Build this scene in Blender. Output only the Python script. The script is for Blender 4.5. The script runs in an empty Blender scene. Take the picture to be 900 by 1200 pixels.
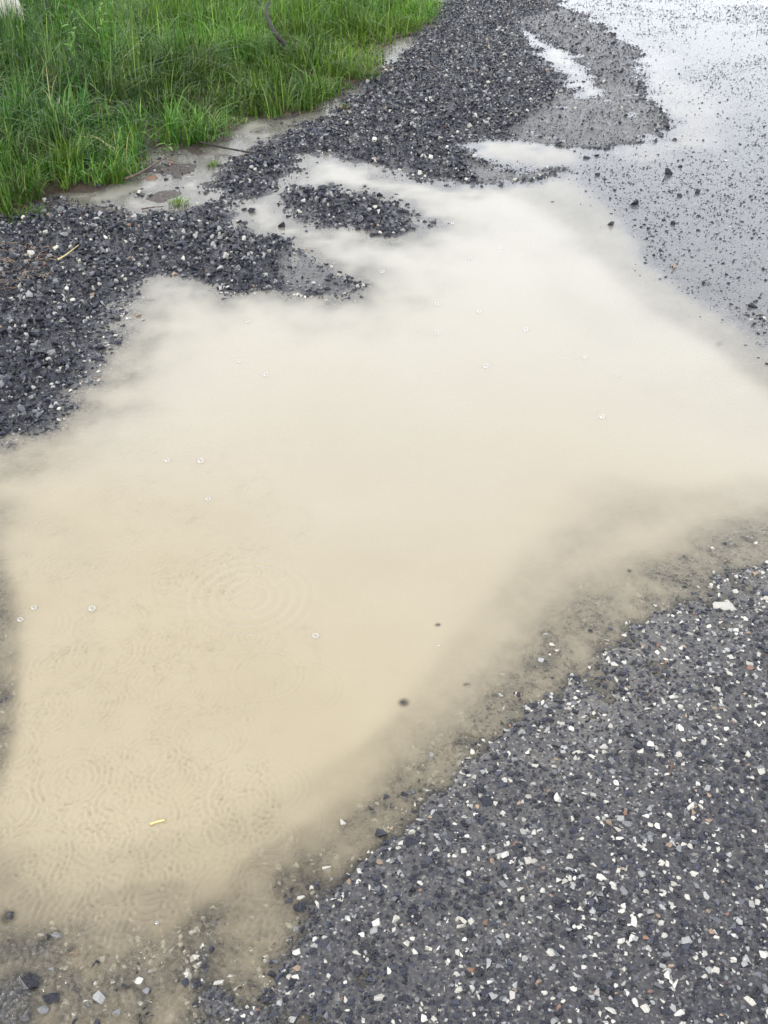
import bpy, bmesh, math, random
import numpy as np
from mathutils import Vector, Matrix, Euler

rng = np.random.default_rng(7)
random.seed(7)
SC = bpy.context.scene
COL = SC.collection

# ------------------------------------------------------------------ camera
CAM_H = 1.5
PITCH = math.radians(35.5)
VFOV = math.radians(54.0)
cam_d = bpy.data.cameras.new("camera")
cam = bpy.data.objects.new("camera", cam_d)
COL.objects.link(cam)
cam.location = (0, 0, CAM_H)
cam.rotation_euler = (math.pi / 2 - PITCH, 0, 0)
cam_d.sensor_fit = 'VERTICAL'
cam_d.sensor_height = 24
cam_d.lens = 12 / math.tan(VFOV / 2)
cam_d.clip_start = 0.05
cam_d.clip_end = 2000
SC.camera = cam

# ------------------------------------------------------------------ light
SUN_EL, SUN_ROT = math.radians(42), math.radians(-140)
world = bpy.data.worlds.new("World")
SC.world = world
world.use_nodes = True
wn, wl = world.node_tree.nodes, world.node_tree.links
wn.clear()
sky = wn.new('ShaderNodeTexSky')
sky.sky_type = 'NISHITA'
sky.sun_disc = False
sky.sun_elevation = SUN_EL
sky.sun_rotation = SUN_ROT
sky.dust_density = 3.0
hs = wn.new('ShaderNodeMixRGB')          # overcast: the sky is mostly even white cloud
hs.inputs[0].default_value = 0.86
# the cloud layer is brighter low down, all the way round, and softly uneven
tcg = wn.new('ShaderNodeTexCoord')
sxyz = wn.new('ShaderNodeSeparateXYZ')
wl.new(tcg.outputs['Generated'], sxyz.inputs[0])
mr = wn.new('ShaderNodeMapRange')
mr.inputs['From Min'].default_value = 0.0
mr.inputs['From Max'].default_value = 0.9
wl.new(sxyz.outputs[2], mr.inputs[0])
cm = wn.new('ShaderNodeMixRGB')
cm.inputs[1].default_value = (28.0, 29.0, 31.0, 1)
cm.inputs[2].default_value = (12.2, 12.4, 12.8, 1)
wl.new(mr.outputs[0], cm.inputs[0])
nz = wn.new('ShaderNodeTexNoise')
nz.inputs['Scale'].default_value = 2.5
nz.inputs['Detail'].default_value = 3
wl.new(tcg.outputs['Generated'], nz.inputs['Vector'])
nm = wn.new('ShaderNodeMapRange')
nm.inputs['To Min'].default_value = 0.85
nm.inputs['To Max'].default_value = 1.15
wl.new(nz.outputs[0], nm.inputs[0])
cl_ = wn.new('ShaderNodeVectorMath')
cl_.operation = 'SCALE'
wl.new(cm.outputs[0], cl_.inputs[0])
wl.new(nm.outputs[0], cl_.inputs['Scale'])
wl.new(cl_.outputs[0], hs.inputs[2])
bg = wn.new('ShaderNodeBackground')
bg.inputs[1].default_value = 0.111
wo = wn.new('ShaderNodeOutputWorld')
wl.new(sky.outputs[0], hs.inputs[1])
wl.new(hs.outputs[0], bg.inputs[0])
wl.new(bg.outputs[0], wo.inputs[0])
sun_d = bpy.data.lights.new("sun", 'SUN')
sun_d.energy = 1.5
sun_d.angle = math.radians(12)
sun_d.color = (1.0, 0.96, 0.9)
sun = bpy.data.objects.new("sun", sun_d)
COL.objects.link(sun)
sun.rotation_euler = Vector((math.sin(SUN_ROT) * math.cos(SUN_EL), math.cos(SUN_ROT) * math.cos(SUN_EL), math.sin(SUN_EL))).to_track_quat('Z', 'Y').to_euler()

SC.view_settings.view_transform = 'Standard'
SC.view_settings.look = 'None'
SC.view_settings.exposure = 0.0
SC.view_settings.gamma = 1.0
SC.render.engine = 'CYCLES'
SC.render.resolution_x, SC.render.resolution_y = 768, 1024
SC.cycles.transparent_max_bounces = 16
SC.cycles.max_bounces = 6

# ------------------------------------------------------------------ helpers
F = 600 / math.tan(VFOV / 2)
CP, SP = math.cos(PITCH), math.sin(PITCH)


def gp(u, v, z=0.0):
    """point of the plane z seen at a pixel of the 900x1200 photograph"""
    x, y = (u - 450) / F, -(v - 600) / F
    d = np.array([x, CP + y * SP, -SP + y * CP])
    t = (CAM_H - z) / -d[2]
    return d[0] * t, d[1] * t


def mpp(u, v):
    """metres across one photograph pixel at the ground there"""
    x, y = gp(u, v)
    return (y * CP + CAM_H * SP) / F


def pix(x, y, z=0.0):
    dz = z - CAM_H
    dep = y * CP - dz * SP
    up = y * SP + dz * CP
    dep = np.where(dep < 0.05, 0.05, dep)
    return 450 + F * x / dep, 600 - F * up / dep, dep


def poly(pts):
    return np.array([gp(u, v) for u, v in pts])


def sdist(P, x, y):
    """signed distance to polygon, positive inside"""
    best = np.full(x.shape, 1e9)
    ins = np.zeros(x.shape, bool)
    n = len(P)
    for i in range(n):
        ax, ay = P[i]
        bx, by = P[(i + 1) % n]
        dx, dy = bx - ax, by - ay
        L = dx * dx + dy * dy + 1e-12
        t = np.clip(((x - ax) * dx + (y - ay) * dy) / L, 0, 1)
        d = (x - ax - t * dx) ** 2 + (y - ay - t * dy) ** 2
        best = np.minimum(best, d)
        if abs(dy) > 1e-12:
            c = ((ay > y) != (by > y)) & (x < (dx) * (y - ay) / dy + ax)
            ins ^= c
    d = np.sqrt(best)
    return np.where(ins, d, -d)


def _h(ix, iy, seed):
    n = (ix.astype(np.int64) * 374761393 + iy.astype(np.int64) * 668265263 + seed * 974634777) & 0xFFFFFFFF
    n = ((n ^ (n >> 13)) * 1274126177) & 0xFFFFFFFF
    n = (n ^ (n >> 16)) & 0xFFFFFF
    return n / float(0xFFFFFF)


def vnoise(x, y, s, seed=0):
    x, y = x * s, y * s
    ix, iy = np.floor(x), np.floor(y)
    fx, fy = x - ix, y - iy
    fx, fy = fx * fx * (3 - 2 * fx), fy * fy * (3 - 2 * fy)
    a, b = _h(ix, iy, seed), _h(ix + 1, iy, seed)
    c, d = _h(ix, iy + 1, seed), _h(ix + 1, iy + 1, seed)
    return (a + (b - a) * fx) * (1 - fy) + (c + (d - c) * fx) * fy - 0.5


def fbm(x, y, s, seed=0, o=3):
    r, a = 0, 1.0
    for i in range(o):
        r = r + a * vnoise(x * math.cos(i) + y * math.sin(i), y * math.cos(i) - x * math.sin(i), s * 2.03 ** i, seed + i)
        a *= 0.5
    return r


def sstep(a, b, x):
    t = np.clip((x - a) / (b - a), 0, 1)
    return t * t * (3 - 2 * t)


def np_mesh(name, V, Fc, fn, attrs=None, smooth=False):
    """V (n,3); Fc (m,fn) faces; attrs: dict name -> (domain, array)"""
    me = bpy.data.meshes.new(name)
    me.vertices.add(len(V))
    me.vertices.foreach_set('co', np.asarray(V, np.float32).ravel())
    m = len(Fc)
    me.loops.add(m * fn)
    me.loops.foreach_set('vertex_index', np.asarray(Fc, np.int32).ravel())
    me.polygons.add(m)
    me.polygons.foreach_set('loop_start', np.arange(0, m * fn, fn, dtype=np.int32))
    me.polygons.foreach_set('loop_total', np.full(m, fn, np.int32))
    me.polygons.foreach_set('use_smooth', np.full(m, smooth, bool))
    me.update(calc_edges=True)
    for k, (dom, arr) in (attrs or {}).items():
        arr = np.asarray(arr, np.float32)
        if arr.ndim == 1:
            a = me.attributes.new(k, 'FLOAT', dom)
            a.data.foreach_set('value', arr)
        else:
            a = me.attributes.new(k, 'FLOAT_COLOR', dom)
            if arr.shape[1] == 3:
                arr = np.concatenate([arr, np.ones((len(arr), 1), np.float32)], 1)
            a.data.foreach_set('color', arr.ravel())
    return me


def link(name, me, mat=None, parent=None, kind=None):
    o = bpy.data.objects.new(name, me)
    COL.objects.link(o)
    if mat is not None and not me.materials:
        me.materials.append(mat)
    if parent is not None:
        o.parent = parent
    if kind:
        o['kind'] = kind
    return o


def tag(o, label, cat, group=None):
    o['label'] = label
    o['category'] = cat
    if group:
        o['group'] = group
    return o


# ------------------------------------------------------------------ materials
class NT:
    def __init__(s, name):
        s.m = bpy.data.materials.new(name)
        s.m.use_nodes = True
        s.t = s.m.node_tree
        s.t.nodes.clear()
        s.out = s.n('OutputMaterial')

    def n(s, typ, **kw):
        nd = s.t.nodes.new('ShaderNode' + typ)
        for k, v in kw.items():
            if k.startswith('i_'):
                nd.inputs[k[2:].replace('_', ' ')].default_value = v
            else:
                setattr(nd, k, v)
        return nd

    def l(s, a, b):
        s.t.links.new(a, b)

    def mix(s, fac, a, b, mode='MIX'):
        nd = s.n('MixRGB', blend_type=mode)
        for i, q in enumerate((fac, a, b)):
            if hasattr(q, 'is_output'):
                s.l(q, nd.inputs[i])
            elif isinstance(q, (int, float)):
                nd.inputs[i].default_value = q if i == 0 else (q, q, q, 1)
            else:
                nd.inputs[i].default_value = (*q, 1)
        return nd.outputs[0]

    def math(s, op, a, b=0.0, c=0.0, clamp=False):
        nd = s.n('Math', operation=op, use_clamp=clamp)
        for i, q in enumerate((a, b, c)):
            if hasattr(q, 'is_output'):
                s.l(q, nd.inputs[i])
            else:
                nd.inputs[i].default_value = q
        return nd.outputs[0]

    def noise(s, scale, detail=3, vec=None, rough=0.55):
        nd = s.n('TexNoise')
        nd.inputs['Scale'].default_value = scale
        nd.inputs['Detail'].default_value = detail
        nd.inputs['Roughness'].default_value = rough
        s.l(vec if vec is not None else s.pos(), nd.inputs['Vector'])
        return nd.outputs[0]

    def pos(s):
        if not hasattr(s, '_p'):
            s._p = s.n('NewGeometry').outputs['Position']
        return s._p

    def ramp(s, src, stops):
        nd = s.n('ValToRGB')
        cr = nd.color_ramp
        while len(cr.elements) < len(stops):
            cr.elements.new(0.5)
        for e, (p, c) in zip(cr.elements, stops):
            e.position = p
            e.color = (c, c, c, 1) if isinstance(c, (int, float)) else (*c, 1)
        s.l(src, nd.inputs[0])
        return nd.outputs[0]

    def attr(s, name, out='Fac'):
        return s.n('Attribute', attribute_name=name).outputs[out]

    def bump(s, h, strength, dist, nrm=None):
        b = s.n('Bump')
        b.inputs['Strength'].default_value = strength
        b.inputs['Distance'].default_value = dist
        s.l(h, b.inputs['Height'])
        if nrm is not None:
            s.l(nrm, b.inputs['Normal'])
        return b.outputs[0]

    def pbr(s, col, rough, nrm=None, spec=0.5, coat=0.0):
        p = s.n('BsdfPrincipled')
        for key, q in (('Base Color', col), ('Roughness', rough), ('Normal', nrm), ('Specular IOR Level', spec), ('Coat Weight', coat)):
            if q is None:
                continue
            if hasattr(q, 'is_output'):
                s.l(q, p.inputs[key])
            elif key == 'Base Color':
                p.inputs[key].default_value = (*q, 1)
            else:
                p.inputs[key].default_value = q
        return p


def mat_ground():
    s = NT('wet ground')
    fine = s.noise(420, 3)
    mid = s.noise(120, 4)
    big = s.noise(9, 4)
    # tar and grit
    vor = s.n('TexVoronoi', feature='F1')
    vor.inputs['Scale'].default_value = 260
    s.l(s.pos(), vor.inputs['Vector'])
    sep = s.n('SeparateColor')
    s.l(vor.outputs['Color'], sep.inputs[0])
    grit = s.ramp(sep.outputs[0], [(0.0, (.012, .013, .022)), (0.45, (.045, .046, .056)), (0.75, (.09, .09, .095)), (0.92, (.19, .185, .18)), (0.985, (.45, .43, .38))])
    tar = s.ramp(mid, [(0.3, (.026, .026, .031)), (0.7, (.080, .078, .083))])
    asphalt = s.mix(0.45, tar, grit)
    asphalt = s.mix(s.ramp(big, [(0.35, 0.0), (0.7, 0.35)]), asphalt, (.10, .096, .092))
    mudc = s.ramp(mid, [(0.25, (.075, .074, .074)), (0.75, (.18, .175, .165))])
    mudc = s.mix(0.3, mudc, grit)
    bed = s.mix(0.45, (.012, .013, .02), grit)
    soil = s.ramp(s.noise(60, 5), [(0.3, (.03, .021, .016)), (0.55, (.06, .042, .03)), (0.8, (.12, .085, .06))])
    c = s.mix(s.attr('bed'), asphalt, bed)
    c = s.mix(s.attr('mud'), c, mudc)
    c = s.mix(s.math('MULTIPLY', s.attr('deposit'), s.ramp(mid, [(0.25, 0.35), (0.7, 1.0)])), c, (.38, .36, .315))
    c = s.mix(s.attr('soil'), c, soil)
    rough = s.ramp(s.noise(50, 3), [(0.35, 0.25), (0.7, 0.6)])
    d = s.bump(mid, 0.5, 0.006)
    d = s.bump(vor.outputs['Distance'], 0.45, 0.003, d)
    d = s.bump(fine, 0.4, 0.002, d)
    p = s.pbr(c, rough, d, 0.25)
    s.l(p.outputs[0], s.out.inputs[0])
    return s.m


def mat_water():
    s = NT('muddy water')
    silt = s.attr('silt')
    big = s.noise(2.2, 4)
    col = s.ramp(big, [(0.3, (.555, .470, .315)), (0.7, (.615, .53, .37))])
    col = s.mix(s.attr('sky_sheen'), col, (.645, .613, .53))  # pale sky sheen mixed into the water's own colour
    col = s.mix(s.attr('road_sheen'), col, (.60, .62, .67))  # bluish reflected sky painted into the thin road film
    rip = s.noise(75, 2)
    nrm = s.bump(rip, 0.3, 0.004)
    mud = s.n('BsdfDiffuse')
    s.l(col, mud.inputs[0])
    s.l(nrm, mud.inputs['Normal'])
    clear = s.n('BsdfTransparent')
    clear.inputs[0].default_value = (.96, .955, .93, 1)
    body = s.n('MixShader')
    s.l(silt, body.inputs[0])
    s.l(clear.outputs[0], body.inputs[1])
    # light is scattered down to the bed as well as back up
    fwd = s.n('BsdfTranslucent')
    s.l(col, fwd.inputs[0])
    s.l(nrm, fwd.inputs['Normal'])
    turbid = s.n('MixShader')
    turbid.inputs[0].default_value = 0.36
    s.l(mud.outputs[0], turbid.inputs[1])
    s.l(fwd.outputs[0], turbid.inputs[2])
    s.l(turbid.outputs[0], body.inputs[2])
    gl = s.n('BsdfGlossy')
    gl.inputs['Roughness'].default_value = 0.05
    s.l(nrm, gl.inputs['Normal'])
    fr = s.n('Fresnel')
    fr.inputs[0].default_value = 1.34
    s.l(nrm, fr.inputs['Normal'])
    m = s.n('MixShader')
    s.l(fr.outputs[0], m.inputs[0])
    s.l(body.outputs[0], m.inputs[1])
    s.l(gl.outputs[0], m.inputs[2])
    s.l(m.outputs[0], s.out.inputs[0])
    return s.m


def mat_stone():
    s = NT('wet stone')
    co = s.n('TexCoord').outputs['Object']
    n1 = s.noise(300, 3, s.pos())
    n2 = s.noise(700, 2, s.pos())
    c = s.mix(s.ramp(n1, [(0.3, 0.0), (0.75, 0.55)]), s.attr('tint', 'Color'), s.mix(0.5, s.attr('tint', 'Color'), (.16, .16, .17)))
    c = s.mix(1.0, c, s.ramp(n2, [(0.3, 0.75), (0.7, 1.2)]), 'MULTIPLY')
    nrm = s.bump(n1, 0.4, 0.003)
    rough = s.ramp(n2, [(0.3, 0.10), (0.7, 0.45)])
    p = s.pbr(c, rough, nrm, 0.22, 0.08)
    p.inputs['Coat Roughness'].default_value = 0.08
    s.l(p.outputs[0], s.out.inputs[0])
    return s.m


def mat_leafy(name, rough=0.42, tr=0.15):
    s = NT(name)
    c = s.attr('tint', 'Color')
    p = s.pbr(c, rough, None, 0.28)
    t = s.n('BsdfTranslucent')
    s.l(s.mix(1.0, c, (1.3, 1.35, 0.8), 'MULTIPLY'), t.inputs[0])
    m = s.n('MixShader')
    m.inputs[0].default_value = tr
    s.l(p.outputs[0], m.inputs[1])
    s.l(t.outputs[0], m.inputs[2])
    s.l(m.outputs[0], s.out.inputs[0])
    return s.m


def mat_wood(name, a, b, rough=0.5):
    s = NT(name)
    c = s.ramp(s.noise(130, 4), [(0.3, a), (0.7, b)])
    p = s.pbr(c, rough, s.bump(s.noise(300, 3), 0.4, 0.003), 0.5)
    s.l(p.outputs[0], s.out.inputs[0])
    return s.m


def mat_bubble():
    s = NT('bubble film')
    tr = s.n('BsdfTransparent')
    tr.inputs[0].default_value = (.97, .97, .97, 1)
    gl = s.n('BsdfGlossy')
    gl.inputs['Roughness'].default_value = 0.03
    lw = s.n('LayerWeight')
    lw.inputs[0].default_value = 0.45
    fac = s.math('MULTIPLY_ADD', lw.outputs['Facing'], 0.25, 0.2, True)
    m = s.n('MixShader')
    s.l(fac, m.inputs[0])
    s.l(tr.outputs[0], m.inputs[1])
    s.l(gl.outputs[0], m.inputs[2])
    s.l(m.outputs[0], s.out.inputs[0])
    return s.m


M_GROUND, M_WATER, M_STONE = mat_ground(), mat_water(), mat_stone()
M_GRASS = mat_leafy('grass blade')
M_DRY = mat_leafy('dry litter', 0.6, 0.1)
M_TWIG = mat_wood('dark wet twig', (.012, .010, .012), (.03, .022, .02), 0.6)
M_TWIG2 = mat_wood('brown wet twig', (.05, .03, .022), (.13, .08, .055), 0.4)
M_STRAW = mat_wood('straw', (.55, .42, .16), (.72, .60, .30), 0.5)
M_WHITE = mat_wood('white stone', (.55, .52, .44), (.78, .75, .68), 0.6)
M_BUB = mat_bubble()

# ------------------------------------------------------------------ lie of the land
GRAVEL = {
    'left': poly([(-900, 235), (0, 252), (60, 244), (120, 243), (160, 258), (205, 250), (240, 236), (262, 240), (268, 262), (300, 278), (326, 278),
                  (350, 297), (378, 312), (404, 326), (398, 338), (360, 342), (320, 336), (270, 335), (225, 320), (170, 322), (142, 352),
                  (112, 388), (100, 425), (66, 470), (30, 500), (-10, 512), (-300, 560), (-900, 600)]),
    'island': poly([(338, 226), (372, 217), (420, 227), (458, 241), (486, 262), (468, 271), (430, 267), (392, 262), (352, 252), (336, 243)]),
    'upper': poly([(252, 218), (266, 196), (322, 166), (382, 142), (412, 117), (434, 92), (484, 62), (504, 34), (520, 8), (545, -20), (640, -14), (655, 12), (600, 26),
                   (628, 66), (652, 94), (664, 122), (700, 112), (742, 100), (768, 130), (774, 160), (700, 169), (610, 164), (552, 163),
                   (541, 176), (566, 192), (612, 203), (655, 201), (612, 211), (540, 214), (482, 207), (440, 190), (392, 178), (352, 181), (334, 202), (318, 222), (280, 232)]),
    'ridge': poly([(600, 24), (660, 10), (700, 30), (740, 60), (745, 100), (715, 112), (700, 92), (672, 60), (640, 42)]),
}
MUD = poly([(590, 168), (640, 118), (665, 105), (700, 100), (742, 100), (768, 128), (774, 162), (700, 170), (640, 168)])
SPIT = poly([(335, 290), (360, 298), (404, 326), (398, 340), (340, 340), (320, 320)])
SPIT2 = poly([(545, 190), (612, 203), (660, 201), (612, 212), (560, 214)])
GRASS = poly([(-900, 240), (-200, 262), (0, 250), (60, 232), (104, 222), (140, 210), (152, 178), (200, 166), (250, 164), (274, 142), (322, 134), (372, 118),
              (388, 98), (430, 88), (424, 56), (470, 38), (496, 22), (500, 2), (500, -40), (490, -80), (430, -110), (300, -140), (0, -150), (-900, -150)])
# height of the bed below the gravel, in millimetres
CT = []


def curve(pts, h):
    for (a, b), (c, d) in zip(pts[:-1], pts[1:]):
        n = max(1, int(math.hypot(c - a, d - b) / 18))
        for i in range(n):
            t = i / n
            CT.append((*gp(a + (c - a) * t, b + (d - b) * t), h))
    CT.append((*gp(*pts[-1]), h))


curve([(980, 560), (880, 590), (800, 612), (700, 655), (620, 715), (560, 772), (505, 840), (430, 905), (350, 955), (280, 995), (200, 1015), (100, 1025), (50, 1020)], -22)
curve([(1100, 560), (960, 598), (880, 625), (800, 658), (722, 700), (650, 752), (580, 825), (512, 895), (436, 950), (372, 998), (325, 1055)], -4.5)
curve([(1300, 560), (960, 652), (900, 678), (815, 722), (730, 780), (648, 850), (565, 930), (470, 1015), (415, 1090), (375, 1180), (355, 1300)], 4.5)
curve([(1300, 680), (960, 735), (830, 820), (720, 900), (620, 1000), (520, 1110), (440, 1250)], 8)
curve([(1040, 572), (900, 602), (800, 632), (712, 672), (632, 728), (565, 795), (506, 862), (430, 922), (358, 972), (295, 1020)], -9.5)
curve([(200, 1042), (100, 1060), (0, 1062), (-80, 1060)], -12)
curve([(1300, 1000), (900, 900), (760, 1000), (640, 1100), (560, 1200), (500, 1400)], 12)
curve([(1200, 1200), (900, 1180), (760, 1240)], 16)
curve([(280, 1060), (240, 1120), (230, 1200), (200, 1320)], -4)
curve([(150, 1110), (90, 1100), (40, 1110), (0, 1090), (-100, 1080)], -6.5)
curve([(170, 1180), (80, 1160), (0, 1190), (-100, 1200)], -3.5)
curve([(100, 1280), (-200, 1300)], -6)
curve([(-40, 640), (0, 700), (4, 780), (0, 860), (-40, 930)], -3.5)
curve([(-160, 600), (-140, 760), (-160, 960)], 8)
curve([(35, 640), (55, 760), (45, 880), (45, 960)], -32)
curve([(150, 560), (250, 450), (300, 600), (200, 800), (350, 700), (450, 500), (500, 650), (600, 550), (400, 850), (250, 900), (130, 950)], -60)
curve([(450, 400), (560, 300), (620, 420), (720, 520), (830, 540)], -60)
curve([(560, 245), (620, 262), (670, 310), (700, 350), (760, 385), (830, 430), (880, 480), (900, 545), (960, 555)], -34)
curve([(640, 225), (690, 262), (730, 310), (780, 352), (850, 400), (900, 440), (990, 480)], -11)
curve([(700, 170), (745, 232), (775, 290), (820, 335), (900, 385), (1000, 420)], -1.5)
curve([(800, 180), (830, 240), (860, 300), (940, 350), (1100, 400)], -2.2)
curve([(900, 150), (900, 220), (960, 260), (1200, 300)], -2.2)
curve([(640, 182), (590, 180), (560, 172)], -14)
curve([(690, 20), (780, 30), (900, 30), (1200, 40)], -2.4)
curve([(850, 90), (1000, 110)], -2.4)
curve([(730, 70), (765, 100), (790, 130), (805, 165), (770, 178), (720, 182)], -9)
curve([(604, 32), (640, 56), (662, 84), (690, 92)], -16)
curve([(400, 200), (450, 215), (520, 235)], -30)
curve([(270, 252), (310, 250), (332, 262), (345, 275)], -22)
curve([(340, 215), (330, 230)], -6)
curve([(180, 246), (205, 222), (225, 205), (250, 188)], -7)
curve([(300, 160), (340, 142), (385, 122), (410, 105)], -8)
curve([(430, 72), (460, 58), (490, 40), (510, 20)], -8)
curve([(900, 0), (700, -5), (520, -30), (1200, -20)], -2.4)
curve([(600, -60), (900, -60), (1200, -60)], -2.4)
CT = np.array(CT)


def lp(x, y):
    return np.arctan2(x, y), np.log(np.hypot(x, y) + 1e-3)


CA, CR = lp(CT[:, 0], CT[:, 1])


def land(x, y):
    a, r = lp(x, y)
    num = np.zeros(x.shape)
    den = np.zeros(x.shape)
    for i in range(len(CT)):
        w = 1.0 / (((a - CA[i]) ** 2 + (r - CR[i]) ** 2) ** 1.75 + 1e-6)
        num += w * CT[i, 2]
        den += w
    base = num / den / 1000
    far = sstep(11, 16, np.hypot(x, y))
    back = sstep(1.6, 2.6, np.abs(a)) + 0
    base = base * (1 - np.clip(far + back, 0, 1)) + 0.012 * np.clip(far + back, 0, 1)
    near_film = sstep(0.012, 0.003, np.abs(base))
    rr_ = sstep(3.0, 4.5, y)
    jit = fbm(x, y, 9, 3) * 0.004 * (1 - 0.8 * rr_) + fbm(x, y, 33, 11, 2) * 0.0022 * (1 + 0.35 * rr_)
    jit = jit * (1 + 0.8 * sstep(3.2, 2.4, y))
    base = base + jit * (0.55 + 0.6 * near_film) + fbm(x, y, 3.0, 5) * 0.012 * sstep(0.004, 0.03, -base)
    # a slightly ragged outline for every bank
    wx = x + fbm(x, y, 7, 21) * 0.09
    wy = y + fbm(x, y, 7, 27) * 0.16
    g = np.full(x.shape, -9.0)
    for P in GRAVEL.values():
        g = np.maximum(g, sdist(P, wx, wy))
    sp = np.maximum(sdist(SPIT, x, y), sdist(SPIT2, x, y))
    md = np.maximum(sdist(MUD, wx, wy), sp)
    md = np.maximum(md, np.minimum(sdist(GRAVEL['ridge'], wx, wy), 0.005))
    v = sdist(GRASS, wx, wy)
    hg = np.where(g > 0, np.minimum(0.002 + g * 0.075, 0.014 + g * 0.010), 0.003 + g * 0.10)
    hg = hg - 0.010 * sstep(-0.02, 0.06, md) * sstep(0, 0.15, g)
    hg = hg + fbm(x, y, 14, 8) * 0.008
    hg = np.minimum(hg, 0.06)
    hv = np.where(v > 0, np.minimum(0.006 + v * 0.12, 0.03 + v * 0.04), 0.006 + v * 0.07) + fbm(x, y, 8, 31) * 0.02
    hv = np.minimum(hv, 0.35)
    base = base + sstep(-0.5, -0.35, v) * fbm(x, y, 5, 151) * 0.026 * (g < 0.1)
    z = np.maximum(np.maximum(base, hg), hv)
    return z, g, v, md


def axis_r():
    r = [0.02, 0.1, 0.2, 0.32, 0.44, 0.54]
    while r[-1] < 11.5:
        r.append(r[-1] * 1.006)
    while r[-1] < 900:
        r.append(r[-1] * 1.12)
    return np.array(r)


def axis_a(step, lim=47):
    fine = np.arange(-lim, lim + 1e-6, step)
    rest = np.arange(lim + 3, 360 - lim - 2, 3.0)
    return np.radians(np.concatenate([fine, rest]))


R, A = axis_r(), axis_a(0.28)
nr, na = len(R), len(A)
X = (R[:, None] * np.sin(A)[None, :]).ravel()
Y = (R[:, None] * np.cos(A)[None, :]).ravel()
Z, G, V_, MD = land(X, Y)
ii, jj = np.meshgrid(np.arange(nr - 1), np.arange(na), indexing='ij')
jn = (jj + 1) % na
quads = np.stack([ii * na + jj, ii * na + jn, (ii + 1) * na + jn, (ii + 1) * na + jj], -1).reshape(-1, 4)
bed_m = sstep(-0.06, 0.03, G) * (V_ < 0.5)
mud_m = sstep(-0.04, 0.05, MD) * 0.9
dep_m = (0.30 * sstep(0.014, 0.000, Z + fbm(X, Y, 6, 171) * 0.006) + 0.85 * sstep(0.0015, -0.005, Z + fbm(X, Y, 20, 45) * 0.003)) * (G < -0.02) * sstep(6.0, 2.6, Y) * 0.85 * (0.35 + 0.65 * sstep(0.95, 1.45, Y + 0.6 * X))
soil_m = np.maximum(sstep(-0.07, 0.02, V_ + fbm(X, Y, 12, 41) * 0.12), 0.75 * sstep(-0.6, -0.4, V_) * sstep(0.02, -0.03, G))
cls = np.where(V_ > -0.02, 2, np.where(G > -0.02, 1, 0))
fc = cls[quads].max(1)
ground = []
for k, nm in enumerate(('road', 'gravel_bank', 'verge')):
    q = quads[fc == k]
    idx, inv = np.unique(q, return_inverse=True)
    q2 = inv.reshape(q.shape)
    me = np_mesh(nm, np.stack([X[idx], Y[idx], Z[idx]], 1), q2, 4,
                 {'bed': ('POINT', bed_m[idx]), 'mud': ('POINT', mud_m[idx]), 'deposit': ('POINT', dep_m[idx]), 'soil': ('POINT', soil_m[idx])}, True)
    ground.append(link(nm, me, M_GROUND, kind='structure'))
ROAD, BANK, VERGE = ground

# ------------------------------------------------------------------ stone shapes


def hull(n, flat, seed, sub=False):
    r = random.Random(seed)
    bm = bmesh.new()
    ax = (1.0, r.uniform(0.62, 0.95), flat * r.uniform(0.75, 1.2))
    for _ in range(n):
        v = Vector((r.gauss(0, 1), r.gauss(0, 1), r.gauss(0, 1))).normalized() * r.uniform(0.82, 1.0)
        bm.verts.new((v.x * ax[0] * .5, v.y * ax[1] * .5, v.z * ax[2] * .5))
    res = bmesh.ops.convex_hull(bm, input=bm.verts)
    bmesh.ops.delete(bm, geom=[v for v in bm.verts if not v.link_faces], context='VERTS')
    bmesh.ops.triangulate(bm, faces=bm.faces)
    bmesh.ops.recalc_face_normals(bm, faces=bm.faces)
    bm.verts.index_update()
    V = np.array([v.co[:] for v in bm.verts])
    Fq = np.array([[v.index for v in f.verts] for f in bm.faces])
    bm.free()
    return V, Fq


SH = [hull(10 + i % 4, 0.72, 100 + i) for i in range(22)]
SHG = [hull(7, 0.75, 700 + i) for i in range(20)]
SHS = [hull(6, 0.6, 500 + i) for i in range(16)]
SHF = [hull(9 + i % 3, 0.55, 300 + i) for i in range(22)]


def rots(n, tilt):
    """random rotation matrices (n,3,3)"""
    a = rng.uniform(0, 2 * math.pi, n)
    b = rng.normal(0, tilt, n)
    c = rng.normal(0, tilt, n)
    ca, sa, cb, sb, cc, s_c = np.cos(a), np.sin(a), np.cos(b), np.sin(b), np.cos(c), np.sin(c)
    Rz = np.zeros((n, 3, 3)); Rz[:, 0, 0] = ca; Rz[:, 0, 1] = -sa; Rz[:, 1, 0] = sa; Rz[:, 1, 1] = ca; Rz[:, 2, 2] = 1
    Rx = np.zeros((n, 3, 3)); Rx[:, 0, 0] = 1; Rx[:, 1, 1] = cb; Rx[:, 1, 2] = -sb; Rx[:, 2, 1] = sb; Rx[:, 2, 2] = cb
    Ry = np.zeros((n, 3, 3)); Ry[:, 1, 1] = 1; Ry[:, 0, 0] = cc; Ry[:, 0, 2] = s_c; Ry[:, 2, 0] = -s_c; Ry[:, 2, 2] = cc
    return Rx @ Ry @ Rz


PAL = np.array([[.006, .007, .014], [.010, .012, .022], [.018, .021, .036], [.038, .043, .064], [.11, .115, .13],
                [.19, .195, .20], [.34, .34, .33], [.50, .48, .42], [.62, .60, .54], [.30, .22, .15], [.22, .12, .08]])
TINT_MESH = {}


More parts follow.
